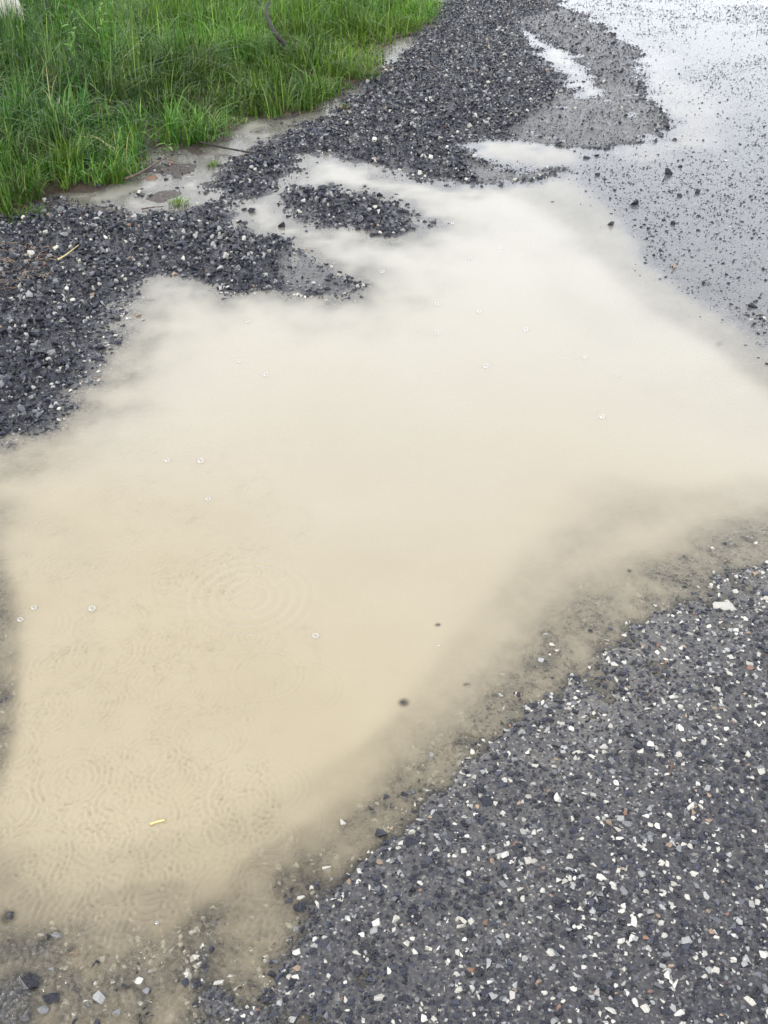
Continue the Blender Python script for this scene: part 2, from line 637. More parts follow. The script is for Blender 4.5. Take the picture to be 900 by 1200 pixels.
def stone_mesh(shapes, tag_, si, ti):
    key = (tag_, si, ti)
    if key not in TINT_MESH:
        V, Fq = shapes[si]
        me = np_mesh('stone', V, Fq, 3, {'tint': ('FACE', np.repeat(PAL[ti][None], len(Fq), 0))})
        me.materials.append(M_STONE)
        TINT_MESH[key] = me
    return TINT_MESH[key]


def build_stones(pos, size, rot, tint, shapes, stag, part, parent, rest, nsingle, prio):
    # leave out what is far off to the side or finer than the ground's own grain
    u, v, dep = pix(pos[:, 0], pos[:, 1])
    k = (u > -170) & (u < 1070) & (v > -40) & (v < 1330) & (size / dep > 0.0009)
    pos, size, rot, tint, prio = pos[k], size[k], rot[k], tint[k], prio[k]
    n = len(pos)
    order = np.argsort(-prio)
    si = rng.integers(0, len(shapes), n)
    single = order[:nsingle]
    for i in single:
        o = bpy.data.objects.new(part, stone_mesh(shapes, stag, int(si[i]), int(tint[i])))
        m = Matrix(rot[i].tolist()).to_4x4()
        o.matrix_world = Matrix.Translation(pos[i].tolist()) @ m @ Matrix.Scale(float(size[i]), 4)
        COL.objects.link(o)
        o.parent = parent
    keep = order[nsingle:]
    Vs, Fs, Ts, off = [], [], [], 0
    for k in range(len(shapes)):
        ids = keep[si[keep] == k]
        if not len(ids):
            continue
        V, Fq = shapes[k]
        W = np.einsum('nij,vj->nvi', rot[ids], V) * size[ids][:, None, None] + pos[ids][:, None, :]
        Vs.append(W.reshape(-1, 3))
        Fs.append((Fq[None] + (np.arange(len(ids)) * len(V))[:, None, None] + off).reshape(-1, 3))
        col = PAL[tint[ids]] * rng.uniform(0.75, 1.3, (len(ids), 1))
        Ts.append(np.repeat(col, len(Fq), 0))
        off += len(ids) * len(V)
    me = np_mesh(rest, np.concatenate(Vs), np.concatenate(Fs), 3, {'tint': ('FACE', np.concatenate(Ts))})
    return link(rest, me, M_STONE, parent, 'stuff')


def scatter(n, u0, u1, v0, v1):
    """ground points, denser near the road side where the photographer stands"""
    r0 = gp(450, v1)[1]
    r1 = gp(450, v0)[1]
    # uniform over the ground area of a fan
    r = np.sqrt(rng.uniform(r0 * r0, r1 * r1, n))
    a0 = math.atan((u0 - 450) / F * 1.25)
    a1 = math.atan((u1 - 450) / F * 1.25)
    a = rng.uniform(a0, a1, n)
    return r * np.sin(a), r * np.cos(a)


def priority(x, y, size):
    u, v, dep = pix(x, y)
    inside = (u > 0) & (u < 900) & (v > 0) & (v < 1200)
    return size / dep * inside


def pick(p, n):
    return rng.choice(len(p), n, p=np.array(p) / np.sum(p))


# loose crushed stone of the banks
xs, ys = [], []
x, y = scatter(290000, -260, 900, -14, 620)
z, g, v, md = land(x, y)
r = np.hypot(x, y)
dens = sstep(-0.11, 0.0, g + fbm(x, y, 8, 61) * 0.11)
dens = np.maximum(dens, 0.22 * sstep(-0.45, -0.3, v) * sstep(-0.3, 0.2, fbm(x, y, 5, 161)) * (z > -0.01))
dens *= 1 - 0.93 * sstep(-0.03, 0.05, md)
dens *= np.where(v > 0.06, 0, 1)
dens *= 1 - 0.6 * sstep(-0.05, 0.05, sdist(GRAVEL['ridge'], x, y))
dens *= np.clip(1.15 - 0.05 * (r - 3), 0.6, 1)
k = rng.uniform(0, 1, len(x)) < dens
x, y, z, g, md = x[k], y[k], z[k], g[k], md[k]
n = len(x)
size = np.clip(rng.lognormal(math.log(0.0158), 0.38, n), 0.008, 0.042)
lay = rng.uniform(0, 1, n)
zz = z + size * (0.05 + 0.55 * lay * sstep(0, 0.06, g))
tint = pick([.25, .21, .15, .11, .10, .085, .055, .030, .007, .006, .002], n)  # paler tints are light stones, some standing in for wet glints
far_ = size / np.hypot(x, y) < 0.0048
for m_, sh_, tg_, ns_, nm__ in ((~far_, SH, 'c', 300, 'gravel'), (far_, SHG, 'g', 0, 'gravel')):
    build_stones(np.stack([x, y, zz], 1)[m_], size[m_], rots(int(m_.sum()), 0.6), tint[m_], sh_, tg_, 'stone', BANK, nm__, ns_, priority(x, y, size)[m_])

# fine muddy grit on the spits and the compacted patch
# chips set in the road
x, y = scatter(150000, -120, 1250, 330, 1330)
z, g, v, md = land(x, y)
u, vv, _ = pix(x, y)
k = (g < -0.03) & (v < -0.05) & (z > -0.034)
x, y, z = x[k], y[k], z[k]
n = len(x)
size = np.clip(rng.lognormal(math.log(0.0082), 0.50, n), 0.0035, 0.022)
tint = pick([.20, .21, .17, .14, .09, .06, .06, .045, .015, .007, .003], n)
big = size > 0.0105
dk = rng.uniform(0, 1, n) < np.clip(fbm(x, y, 8, 77) * 1.5, 0, 0.8)
lt = pick([.16, .15, .12, .09, .07, .07, .10, .14, .08, .012, .008], n)
tint = np.where(big, lt, tint)
tint = np.where(dk, rng.integers(0, 4, n), tint)      # some stretches are nearly all dark stone
zz = z + size * rng.uniform(-0.12, 0.08, n)
x1, y1, z1, s1, t1 = x, y, zz, size, tint
# the far, flooded half of the road: dark grit standing out of the film of water
x, y = scatter(380000, 560, 1030, -24, 470)
z, g, v, md = land(x, y)
cl = fbm(x, y, 1.6, 71) + 0.6 * fbm(x, y, 6, 75)
dens = sstep(-0.55, 0.6, cl + 0.5 * np.exp(-((x - gp(835, 260)[0]) ** 2 + (y - gp(835, 260)[1]) ** 2) / 0.6)) * 1.15 * sstep(-0.012, -0.002, z) + 0.08 * sstep(-0.01, -0.004, z)
k = (g < -0.02) & (v < -0.05) & (rng.uniform(0, 1, len(x)) < dens)
x, y, z = x[k], y[k], z[k]
n = len(x)
size = np.clip(rng.lognormal(math.log(0.0056), 0.50, n), 0.0035, 0.022)
tint = pick([.32, .27, .17, .09, .05, .03, .02, .03, .01, .005, .005], n)
zz = np.maximum(z, -0.0035) + size * rng.uniform(0.0, 0.32, n)
# grit on the muddy patches
xm, ym = scatter(60000, 250, 900, 90, 350)
zm, gm, vm, mdm = land(xm, ym)
k = (mdm > -0.03) & (zm > -0.01) & (rng.uniform(0, 1, len(xm)) < 0.55)
xm, ym, zm = xm[k], ym[k], zm[k]
nm_ = len(xm)
sm = np.clip(rng.lognormal(math.log(0.0085), 0.35, nm_), 0.004, 0.02)
tm = pick([.10, .16, .18, .18, .16, .10, .05, .04, .01, .01, .01], nm_)
zm = zm + sm * 0.1
x, y, zz, size, tint = (np.concatenate(q) for q in ((x1, x, xm), (y1, y, ym), (z1, zz, zm), (s1, size, sm), (t1, tint, tm)))
n = len(x)
print('road chips', n)
sm_ = size / np.hypot(x, y) < 0.0042
for m_, sh_, tg_, ns_, nm__ in ((~sm_, SHF, 'f', 300, 'road_chippings'), (sm_, SHS, 's', 0, 'road_grit')):
    build_stones(np.stack([x, y, zz], 1)[m_], size[m_], rots(int(m_.sum()), 0.25), tint[m_], sh_, tg_, 'pebble', ROAD, nm__, ns_,
                 (priority(x, y, size) * (zz > -0.004))[m_])

# ------------------------------------------------------------------ single stones (bumps are felt by the silt over them)
# (u, v, width px, height px, tint, lift 0..1, label)
SINGLE = [
    (716, 260, 8, 12, 0, .5, 'upright pointed black stone nearest the open puddle on the flooded road'),
    (743, 237, 10, 9, 0, .5, 'square black stone on the wet road, just right of the pointed one'),
    (783, 200, 9, 12, 0, .5, 'blocky black stone standing highest of the larger stones in the wet road'),
    (797, 194, 7, 5, 1, .4, 'small black stone touching distance right of the blocky black stone'),
    (817, 224, 7, 7, 0, .45, 'black stone right of the short row of dark stones on wet road'),
    (796, 228, 7, 6, 1, .4, 'dark stone directly below the blocky black stone'),
    (789, 260, 6, 7, 1, .4, 'lone dark stone in the darker grey patch of wet road'),
    (882, 357, 14, 8, 0, .45, 'wide flat black stone near the right edge of the road'),
    (885, 352, 6, 5, 1, .5, 'small dark stone leaning behind the wide flat black stone'),
    (790, 312, 5, 9, 9, .5, 'upright brown stone at the waterline right of the puddle'),
    (774, 292, 5, 6, 1, .4, 'small dark stone just above the upright brown stone'),
    (846, 307, 6, 5, 0, .4, 'small black stone alone between brown stone and right edge'),
    (688, 184, 9, 5, 1, .4, 'long dark stone at the tip of the mud bank'),
    (699, 181, 7, 5, 1, .4, 'dark stone beside the long one at the mud bank tip'),
    (700, 204, 7, 5, 2, .35, 'dark stone in shallow water below the mud bank tip'),
    (670, 256, 5, 4, 2, .3, 'tiny dark stone farthest left in open puddle water'),
    (694, 289, 6, 5, 3, .15, 'grey stone just showing through silty water'),
    (843, 400, 9, 4, 1, .3, 'flat dark stone at the waterline below the wide black one'),
    (893, 402, 8, 5, 1, .35, 'dark stone at the waterline on the right edge'),
    (473, 820, 15, 11, 2, -.05, 'dark blurred stone under the muddy water near the puddle foot'),
    (738, 667, 7, 6, 1, .1, 'small black stone on the right shore of the puddle'),
    (639, 740, 14, 9, 6, .1, 'pale rounded stone with dark underside at puddle edge'),
    (547, 801, 9, 6, 8, .2, 'small white stone poking out of the silty shallows'),
    (513, 731, 9, 4, 4, .0, 'flat grey stone barely breaking the muddy water'),
    (848, 708, 27, 9, 7, .2, 'long narrow pale stone lying on the right shore'),
    (9, 1070, 20, 13, 1, .3, 'black stone standing out of water at the lower left edge'),
    (84, 1111, 17, 12, 9, .05, 'brownish stone under ripples in the lower left shallows'),
    (66, 1093, 14, 10, 5, .2, 'shiny grey stone above the brownish one in the shallows'),
    (117, 1165, 15, 15, 6, .2, 'pale round stone low in the bottom left shallows'),
    (113, 1149, 9, 9, 7, .15, 'small white stone just above the pale round one'),
    (60, 1165, 22, 15, 0, .2, 'black stone in the dark underwater cluster at bottom left'),
    (36, 1148, 20, 17, 0, .2, 'topmost black stone of the dark cluster at bottom left'),
    (50, 1180, 14, 12, 5, .2, 'grey stone at the foot of the dark underwater cluster'),
    (137, 1153, 18, 10, 1, .1, 'dark speckled stone right of the small white one'),
    (403, 961, 10, 11, 7, .2, 'white stone at the left tip of the dry chippings'),
    (447, 973, 16, 13, 1, .3, 'round black stone at the edge of the clear water'),
    (383, 1014, 11, 10, 7, .2, 'white stone half submerged left of the black stones'),
    (351, 1060, 16, 14, 1, .2, 'bluish black stone in the shallows at bottom centre'),
    (384, 1062, 15, 13, 2, .2, 'grey blue stone right of the bluish black stone'),
    (570, 939, 15, 11, 1, .3, 'rounded black stone on the chippings near puddle edge'),
    (483, 985, 17, 13, 1, .3, 'wide black stone right of the round black stone'),
    (845, 1008, 15, 8, 1, .3, 'flat oval black stone on the chippings at right'),
    (654, 936, 12, 13, 8, .2, 'large oval white pebble among the right hand chippings'),
    (295, 245, 11, 9, 0, .4, 'larger black stone standing in the small side pool'),
    (286, 244, 7, 6, 1, .4, 'smaller black stone touching the larger in the side pool'),
    (330, 262, 9, 10, 1, .4, 'black stone at the narrow mouth of the side pool'),
    (284, 274, 8, 8, 1, .4, 'dark stone at the lower rim of the side pool'),
    (427, 217, 6, 5, 1, .4, 'small dark stone above the gravel island'),
    (178, 206, 13, 9, 10, .4, 'dark red brown clod at the grass edge pool'),
    (200, 191, 8, 5, 10, .4, 'small brown clod right of the twig by the grass'),
    (195, 209, 6, 5, 0, .4, 'black stone below the small brown clod'),
    (341, 152, 8, 7, 1, .4, 'dark stone in the narrow channel beside the grass'),
    (786, 900, 4, 12, 10, .2, 'thin rusty red shard on the right chippings'),
    (832, 1096, 9, 6, 9, .2, 'orange brown pebble at the lower right'),
    (348, 1134, 10, 8, 9, .2, 'orange pebble among grey chippings at bottom centre'),
]
BUMPS = []
for n_, (u, v, w, h, ti, lift, lab) in enumerate(SINGLE):
    x, y = gp(u, v + h * 0.3)
    s = w * mpp(u, v)
    hz = land(np.array([x]), np.array([y]))[0][0]
    hm = h * mpp(u, v)
    shp = SH[n_ % len(SH)]
    V = shp[0].copy()
    V = V - (V.max(0) + V.min(0)) / 2
    V = V / (V.max(0) - V.min(0))
    dep = min(s, hm) * 1.0
    V = V * np.array([s, max(dep, s * 0.6), hm * 0.9])
    me = np_mesh('stone', V, shp[1], 3, {'tint': ('FACE', np.repeat(PAL[ti][None], len(shp[1]), 0))})
    o = link('stone', me, M_STONE)
    zc = max(hz, -hm * 0.9) + hm * (0.1 + 0.3 * lift) if lift > 0.12 else -hm * 0.38
    if hz < -0.02 and lift >= 0.12:
        zc = hm * 0.15 * lift
    o.location = (x, y, zc)
    tag(o, lab, 'stone')
    BUMPS.append((x, y, s * 0.5, min(zc + hm * 0.4, -0.003)))

# ------------------------------------------------------------------ water
# coarse-to-fine sheet at z = 0, with the rings of the rain as real relief
RW = [1.0]
RW[0] = 0.45
while RW[-1] < 2.6:
    RW.append(RW[-1] * 1.0025)
while RW[-1] < 14:
    RW.append(RW[-1] * 1.011)
RW = np.array(RW)
AW = np.radians(np.arange(-43, 43.01, 0.14))
nw, ma = len(RW), len(AW)
WX = (RW[:, None] * np.sin(AW)[None]).ravel()
WY = (RW[:, None] * np.cos(AW)[None]).ravel()
LZ, LG, LV, LM = land(WX, WY)
bz = LZ.copy()
for (bx, by, bs, top) in BUMPS:
    d2 = (WX - bx) ** 2 + (WY - by) ** 2
    m = d2 < (bs * 3) ** 2
    w = np.exp(-(d2[m] / (bs * bs)) ** 2)
    bz[m] = bz[m] * (1 - w) + np.maximum(bz[m], min(top, 0.0)) * w
depth = np.maximum(-bz, 0)
swirl = 1 + 0.32 * fbm(WX * 0.6 + WY, WY * 0.35 - WX, 5, 81, 4)
swirl *= 1 - 0.55 * sstep(3.2, 4.2, WY) * sstep(0.008, 0.002, depth)
silt = 1 - np.exp(-(depth / 0.0128 * swirl) ** 1.15)
# the open main pool is muddier, the road film nearly clear
film = sstep(0.006, 0.0, depth)
silt = np.clip(np.maximum(silt, 0.26 * sstep(2.4, 3.6, WY)), 0.0, 1.0)      # floor keeps the far road film pale, standing in for reflected sky
WZ = np.zeros_like(WX)
# sky reflection put into the mud colour: paler far and right, yellower near left
film_sheen = sstep(0.012, 0.003, depth) * sstep(2.4, 3.4, WY) * sstep(0.0, 0.5, WX)  # where the shallow far film takes the painted sky colour
sky_sheen = np.clip(sstep(0.8, 4.0, WY + 0.35 * WX + 0.5 * fbm(WX, WY, 1.5, 87)) + 0.0, 0, 1)


def ring(cx, cy, rad, lam, amp, nrings):
    d = np.hypot(WX - cx, WY - cy)
    m = d < rad * 1.1
    dd = d[m]
    w = np.clip((dd - (rad - nrings * lam)) / lam, 0, 1) * np.clip((rad - dd) / lam, 0, 1)
    WZ[m] += amp * np.sin(2 * math.pi * (rad - dd) / lam) * w


RINGS = [(185, 1085, 52, 3), (183, 1083, 24, 2), (70, 1063, 17, 3), (82, 1112, 24, 3), (55, 990, 34, 2), (100, 1030, 14, 3), (300, 803, 27, 2), (298, 803, 11, 1),
         (217, 765, 20, 1), (186, 572, 20, 3), (250, 610, 20, 3), (198, 540, 24, 2), (100, 634, 14, 1), (62, 680, 11, 2), (38, 680, 9, 2), (292, 700, 85, 6),
         (292, 700, 24, 2), (296, 510, 20, 2), (290, 645, 18, 2), (408, 802, 20, 1), (190, 830, 14, 2), (150, 795, 18, 2), (108, 725, 12, 1), (504, 552, 10, 2),
         (20, 900, 30, 3), (170, 930, 40, 3), (230, 960, 16, 2), (125, 870, 30, 3), (10, 1000, 46, 4), (120, 990, 28, 3)]
for (u, v, rp, k) in RINGS:
    x, y = gp(u, v)
    sc = mpp(u, v)
    lam = max(0.009, rp * sc * 0.16)
    ring(x, y, rp * sc, lam, lam * (0.055 if rp < 60 else 0.032), k)
for i in range(800):
    t = rng.uniform()
    if i < 560:
        u, v = rng.uniform(-60, 300) + 80 * rng.uniform(), rng.uniform(500, 1190)
        am = 1.0
    elif i < 640:
        u, v = rng.uniform(-60, 250), rng.uniform(880, 1190)
        am = 1.2
    else:
        u, v = rng.uniform(100, 880), rng.uniform(300, 800)
        am = 0.3
    x, y = gp(u, v)
    rad = rng.uniform(0.015, 0.10)
    lam = rng.uniform(0.008, 0.014)
    ring(x, y, rad, lam, lam * 0.09 * am * (1 - rad * 4), int(rng.integers(1, 5)))
# water climbs the glassy wet edges a little: nothing needed, sheet is level
wet = (LZ < 0.004)
ii, jj = np.meshgrid(np.arange(nw - 1), np.arange(ma - 1), indexing='ij')
wq = np.stack([ii * ma + jj, ii * ma + jj + 1, (ii + 1) * ma + jj + 1, (ii + 1) * ma + jj], -1).reshape(-1, 4)
wq = wq[wet[wq].any(1)]
idx, inv = np.unique(wq, return_inverse=True)
me = np_mesh('puddle', np.stack([WX[idx], WY[idx], WZ[idx]], 1), inv.reshape(wq.shape), 4, {'silt': ('POINT', silt[idx]), 'sky_sheen': ('POINT', sky_sheen[idx]), 'road_sheen': ('POINT', film_sheen[idx])}, True)
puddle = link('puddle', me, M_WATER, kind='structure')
print('water faces', len(wq))

# ------------------------------------------------------------------ bubbles
BUBBLES = [
    (290, 377, 5, 'faint bubble on calm water below the gravel spit'), (281, 424, 5, 'faint bubble left of centre, upper of a close pair'),
    (311, 440, 5, 'faint bubble left of centre, lower of a close pair'), (550, 303, 5, 'small bubble far up the puddle below the island'),
    (587, 291, 4, 'smallest bubble far up the puddle, right of another'), (512, 357, 5, 'bubble straight above a near twin in mid puddle'),
    (561, 366, 5, 'bubble right of the upper twin in mid puddle'), (512, 391, 5, 'bubble straight below its near twin in mid puddle'),
    (616, 387, 6, 'rounded bubble right of the mid puddle twins'), (569, 430, 6, 'bubble below and left of the rounded one'),
    (685, 419, 5, 'bubble on the right side of the pale water'), (724, 441, 4, 'tiny bubble near the grey right shallows'),
    (705, 489, 6, 'clear domed bubble alone on right half of water'), (235, 541, 6, 'bright bubble beside a ring of ripples'),
    (196, 540, 6, 'bubble inside the flat oval ripple'), (244, 585, 6, 'bright bubble below the pair near the left'),
    (108, 714, 7, 'large bubble over a ripple in the left water'), (40, 713, 5, 'bubble by the dark left shallows, upper one'),
    (24, 727, 6, 'bubble by the dark left shallows, lower one'), (370, 746, 7, 'bright domed bubble alone in the middle of the tan water'),
    (184, 1082, 4, 'drop bubble at the centre of the widest ripple rings'), (514, 757, 3, 'tiny bright bubble near the sunken stones'),
    (448, 319, 4, 'tiny bubble left of mid puddle, far water'), (530, 262, 4, 'tiny bubble just off the gravel island tip'),
]


def dome(rad):
    bm = bmesh.new()
    bmesh.ops.create_uvsphere(bm, u_segments=20, v_segments=12, radius=rad)
    bmesh.ops.delete(bm, geom=[v for v in bm.verts if v.co.z < -rad * 0.12], context='VERTS')
    for v in bm.verts:
        v.co.z *= 0.85
        # meniscus foot
        if v.co.z < 0:
            v.co.x *= 1.14
            v.co.y *= 1.14
    for f in bm.faces:
        f.smooth = True
    me = bpy.data.meshes.new('water_bubble')
    bm.to_mesh(me)
    bm.free()
    me.materials.append(M_BUB)
    return me


DOME = dome(1.0)
for (u, v, rp, lab) in BUBBLES:
    o = bpy.data.objects.new('water_bubble', DOME)
    COL.objects.link(o)
    s = rp * mpp(u, v) * random.uniform(0.6, 0.8)
    x, y = gp(u, v)
    o.location = (x, y, 0.0005)
    o.scale = (s, s, s)
    tag(o, lab, 'bubble', 'bubbles raised by the rain on the puddle')

# ------------------------------------------------------------------ grass


def blades(x, y, z, hgt, wid, lean, az, col, seg=3, droop=0.5):
    """arching tapered ribbons as one mesh; arrays of n"""
    n = len(x)
    rows = []
    sx, sy = np.cos(az), np.sin(az)              # direction of lean
    px, py = -sy, sx                             # across
    for k in range(seg + 1):
        t = k / seg
        out = lean * (t ** 1.6)
        zz = z + hgt * (t - droop * lean / (hgt + 1e-6) * t ** 2.6 * 0.55)
        w = wid * (1 - t ** 1.7) * 0.5 + 0.0002
        for sgn in (-1, 1):
            if k == seg and sgn == 1:
                continue
            ww = 0 if k == seg else w * sgn
            rows.append(np.stack([x + sx * out + px * ww, y + sy * out + py * ww, zz], 1))
    V = np.stack(rows, 1)
    m = V.shape[1]
    tris = []
    for k in range(seg - 1):
        a = k * 2
        tris += [[a, a + 1, a + 3], [a, a + 3, a + 2]]
    tris.append([2 * (seg - 1), 2 * (seg - 1) + 1, 2 * seg])
    tris = np.array(tris)
    Fq = (tris[None] + (np.arange(n) * m)[:, None, None]).reshape(-1, 3)
    return V.reshape(-1, 3), Fq, np.repeat(col, len(tris), 0)


def gcol(n, yel=0.0):
    c = np.array([.015, .070, .010]) * rng.uniform(0.5, 1.5, (n, 1))
    c += rng.uniform(0, 1, (n, 1)) ** 5 * np.array([.08, .11, .02])
    c += yel * np.array([.09, .10, .01])
    dry = rng.uniform(0, 1, n) < 0.010
    c[dry] = np.array([.32, .28, .14]) * rng.uniform(0.6, 1.2, (dry.sum(), 1))
    return c


x, y = scatter(34000, -380, 560, -24, 300)
z, g, v, md = land(x, y)
cl = fbm(x, y, 2.2, 91, 3)
edge = v + fbm(x, y, 6, 95) * 0.16
dens = sstep(-0.15, 0.03, edge) * (0.55 + 0.9 * sstep(-0.3, 0.3, cl + 0.2))
k = (rng.uniform(0, 1, len(x)) < dens * 0.62) & (z > -0.004)
x, y, z, cl, edge = (q[k] for q in (x, y, z, cl, edge))
nt = len(x)
th = (0.115 + 0.095 * sstep(0.0, 0.6, edge)) * rng.lognormal(0, 0.30, nt) * np.clip(1 + 1.1 * fbm(x, y, 3.1, 117, 2), 0.4, 1.8)     # tuft height
tdir = fbm(x, y, 4, 97, 2) * 9
tcol = 0.88 * gcol(nt, 0) * (0.6 + 0.9 * sstep(-0.3, 0.3, fbm(x, y, 1.8, 99)))[:, None]
light = np.clip(sstep(5.3, 8.0, y) * sstep(-2.7, -1.3, x) + 0.3 * sstep(0, 0.3, fbm(x, y, 1.1, 103)), 0, 1)   # yellower, brighter tint further along
tcol = tcol + ((sstep(0.35, 0.0, edge) * 0.45 + light * 1.1) * rng.uniform(0.3, 1.3, nt))[:, None] * np.array([.045, .075, .004])
nb = rng.integers(5, 13, nt)
ti_ = np.repeat(np.arange(nt), nb)
n = len(ti_)
print('blades', n)
az = rng.uniform(0, 2 * math.pi, n)
rr = 0.035 * np.sqrt(rng.uniform(0, 1, n))
hh = th[ti_] * rng.uniform(0.4, 1.25, n)
tall = rng.uniform(0, 1, n) < 0.03
hh[tall] *= 1.6
lean = hh * np.clip(np.abs(rng.normal(0.6, 0.55, n)), 0.02, 1.5)
ta = np.where(rng.uniform(0, 1, n) < 0.65, az, tdir[ti_]) + rng.normal(0, 0.3, n)
col = tcol[ti_] * rng.uniform(0.65, 1.5, (n, 1)) + (rng.uniform(0, 1, (n, 1)) ** 6) * np.array([.17, .22, .05])
V, Fq, C = blades(x[ti_] + rr * np.cos(az), y[ti_] + rr * np.sin(az), z[ti_] - 0.004, hh, rng.uniform(0.0032, 0.0085, n), lean, ta, col, 3, 1.0)
link('grass', np_mesh('grass', V, Fq, 3, {'tint': ('FACE', C)}), M_GRASS, kind='stuff')
bpy.data.objects['grass']['label'] = 'long wet green grass along the left of the track'


def tuft(name, u, v, n, h, spread, label, cat, yel=0.6, w=0.004, lean_k=0.7, z0=None, group=None):
    cx, cy = gp(u, v)
    a = rng.uniform(0, 2 * math.pi, n)
    r = spread * np.sqrt(rng.uniform(0, 1, n)) * 0.5
    x, y = r * np.cos(a), r * np.sin(a)
    hh = h * rng.uniform(0.5, 1.1, n)
    zz = land(np.array([cx]), np.array([cy]))[0][0] if z0 is None else z0
    V, Fq, C = blades(x, y, np.full(n, -0.003), hh, np.full(n, w), hh * np.abs(rng.normal(lean_k, .3, n)), a + rng.normal(0, .5, n), gcol(n, yel), 5, 0.8)
    o = link(name, np_mesh(name, V, Fq, 3, {'tint': ('FACE', C)}), M_GRASS)
    o.location = (cx, cy, zz)
    return tag(o, label, cat, group)


tuft('grass_tuft', 210, 240, 90, 0.055, 0.09, 'small bright green grass tuft standing in the verge puddle', 'grass tuft', 0.9)
tuft('grass_tuft', 250, 194, 40, 0.045, 0.07, 'thin sparse grass sprouting from shallow silt above the small tuft', 'grass tuft', 0.8)
tuft('grass_tuft', 404, 128, 40, 0.05, 0.06, 'tiny green tuft at the gravel edge of the narrow channel', 'grass tuft', 0.6)
tuft('grass_tuft', 425, 92, 160, 0.11, 0.22, 'low bushy green tuft reaching out to the grey gravel', 'grass tuft', 0.5)
tuft('grass_tuft', 84, 208, 60, 0.26, 0.10, 'tall yellow green tuft of arching blades at the left verge', 'grass tuft', 0.8, 0.0055, 0.55)
tuft('grass_tuft', 135, 212, 110, 0.13, 0.12, 'short yellowish tuft where the verge meets the brown twig', 'grass tuft', 0.7, 0.0045, 0.6)
tuft('grass_tuft', 22, 238, 90, 0.18, 0.16, 'dense dark green tuft overhanging gravel at the left edge', 'grass tuft', 0.2, 0.005, 0.7)
tuft('grass_tuft', 30, 258, 110, 0.06, 0.16, 'sparse low grass creeping over the gravel at far left', 'grass tuft', 0.3, 0.004, 0.9)
tuft('grass_tuft', 470, 36, 260, 0.14, 0.35, 'bushy bright grass clump at the far end of the verge', 'grass tuft', 0.7, 0.005, 0.5)

# low litter of dead grass along the verge
n = 5200
x, y = scatter(60000, -300, 560, 0, 420)
z, g, v, md = land(x, y)
patch = (np.hypot((x - gp(8, 322)[0]) * 1.0, (y - gp(8, 322)[1]) * 0.8) < 0.20)
k = ((v > -0.13) & (v < 0.10) & (rng.uniform(0, 1, len(x)) < 0.85 * sstep(-0.35, 0.25, fbm(x, y, 4, 131))) & (z > -0.004)) | (patch & (rng.uniform(0, 1, len(x)) < 0.5))
x, y, z = x[k], y[k], z[k]
n = len(x)
col = np.array([.20, .115, .065]) * rng.uniform(0.35, 1.4, (n, 1)) + rng.uniform(0, 1, (n, 1)) ** 4 * np.array([.25, .2, .1])
V, Fq, C = blades(x, y, z + 0.006 + 0.014 * (sdist(GRAVEL['left'], x, y) > 0), np.full(n, 0.008) * rng.uniform(0, 2, n), np.full(n, 0.0045), rng.uniform(0.02, 0.08, n), rng.uniform(0, 6.3, n), col, 3, 0.1)
o = link('dead_grass', np_mesh('dead_grass', V, Fq, 3, {'tint': ('FACE', C)}), M_DRY, kind='stuff')
o['label'] = 'reddish brown dead grass littered along the verge foot'

# ------------------------------------------------------------------ broad leaved weeds


def weed(u, v, h, nl, label, yel=0.5, name='weed'):
    cx, cy = gp(u, v)
    z = land(np.array([cx]), np.array([cy]))[0][0]
    e = bpy.data.objects.new(name, None)
    COL.objects.link(e)
    e.location = (cx, cy, z)
    tag(e, label, 'weed')
    bm = bmesh.new()
    N, rad = 6, 0.003
    prev = None
    for k in range(7):
        t = k / 6
        c = Vector((0.03 * math.sin(t * 2), 0.02 * t, h * t))
        rg = [bm.verts.new(c + Vector((math.cos(q / N * 6.283), math.sin(q / N * 6.283), 0)) * rad * (1 - .6 * t)) for q in range(N)]
        if prev:
            for q in range(N):
                bm.faces.new((prev[q], prev[(q + 1) % N], rg[(q + 1) % N], rg[q]))
        prev = rg
    me = bpy.data.meshes.new('stem')
    bm.to_mesh(me)
    nf = len(bm.faces)
    bm.free()
    a = me.attributes.new('tint', 'FLOAT_COLOR', 'FACE')
    a.data.foreach_set('color', np.tile([.10, .17, .03, 1], nf).astype(np.float32))
    link('stem', me, M_GRASS, e)
    for i in range(nl):
        t = 0.3 + 0.7 * i / nl
        L, W = rng.uniform(0.05, 0.085), rng.uniform(0.016, 0.026)
        pts, fcs = [], []
        S = 6
        for k in range(S + 1):
            s = k / S
            w = W * math.sin(math.pi * min(1, s * 0.93 + 0.05)) ** 0.8 * (1 - 0.25 * s)
            zz = 0.5 * L * s - 0.7 * L * s * s
            for q in (-1, 0, 1):
                pts.append((L * s, q * w * .5, zz + (0.12 * w if q else 0)))
            if k:
                b = (k - 1) * 3
                fcs += [(b, b + 1, b + 4, b + 3), (b + 1, b + 2, b + 5, b + 4)]
        c = np.array([.075, .17, .03]) * rng.uniform(.8, 1.3) + yel * np.array([.09, .10, .01])
        lm = np_mesh('leaf', np.array(pts), np.array(fcs), 4, {'tint': ('FACE', np.repeat(c[None], len(fcs), 0))}, True)
        lf = link('leaf', lm, M_GRASS, e)
        lf.location = (0.03 * math.sin(t * 2), 0.02 * t, h * t)
        lf.rotation_euler = (rng.normal(0, .25), rng.normal(-.1, .3), i * 2.4 + rng.normal(0, .3))
    return e


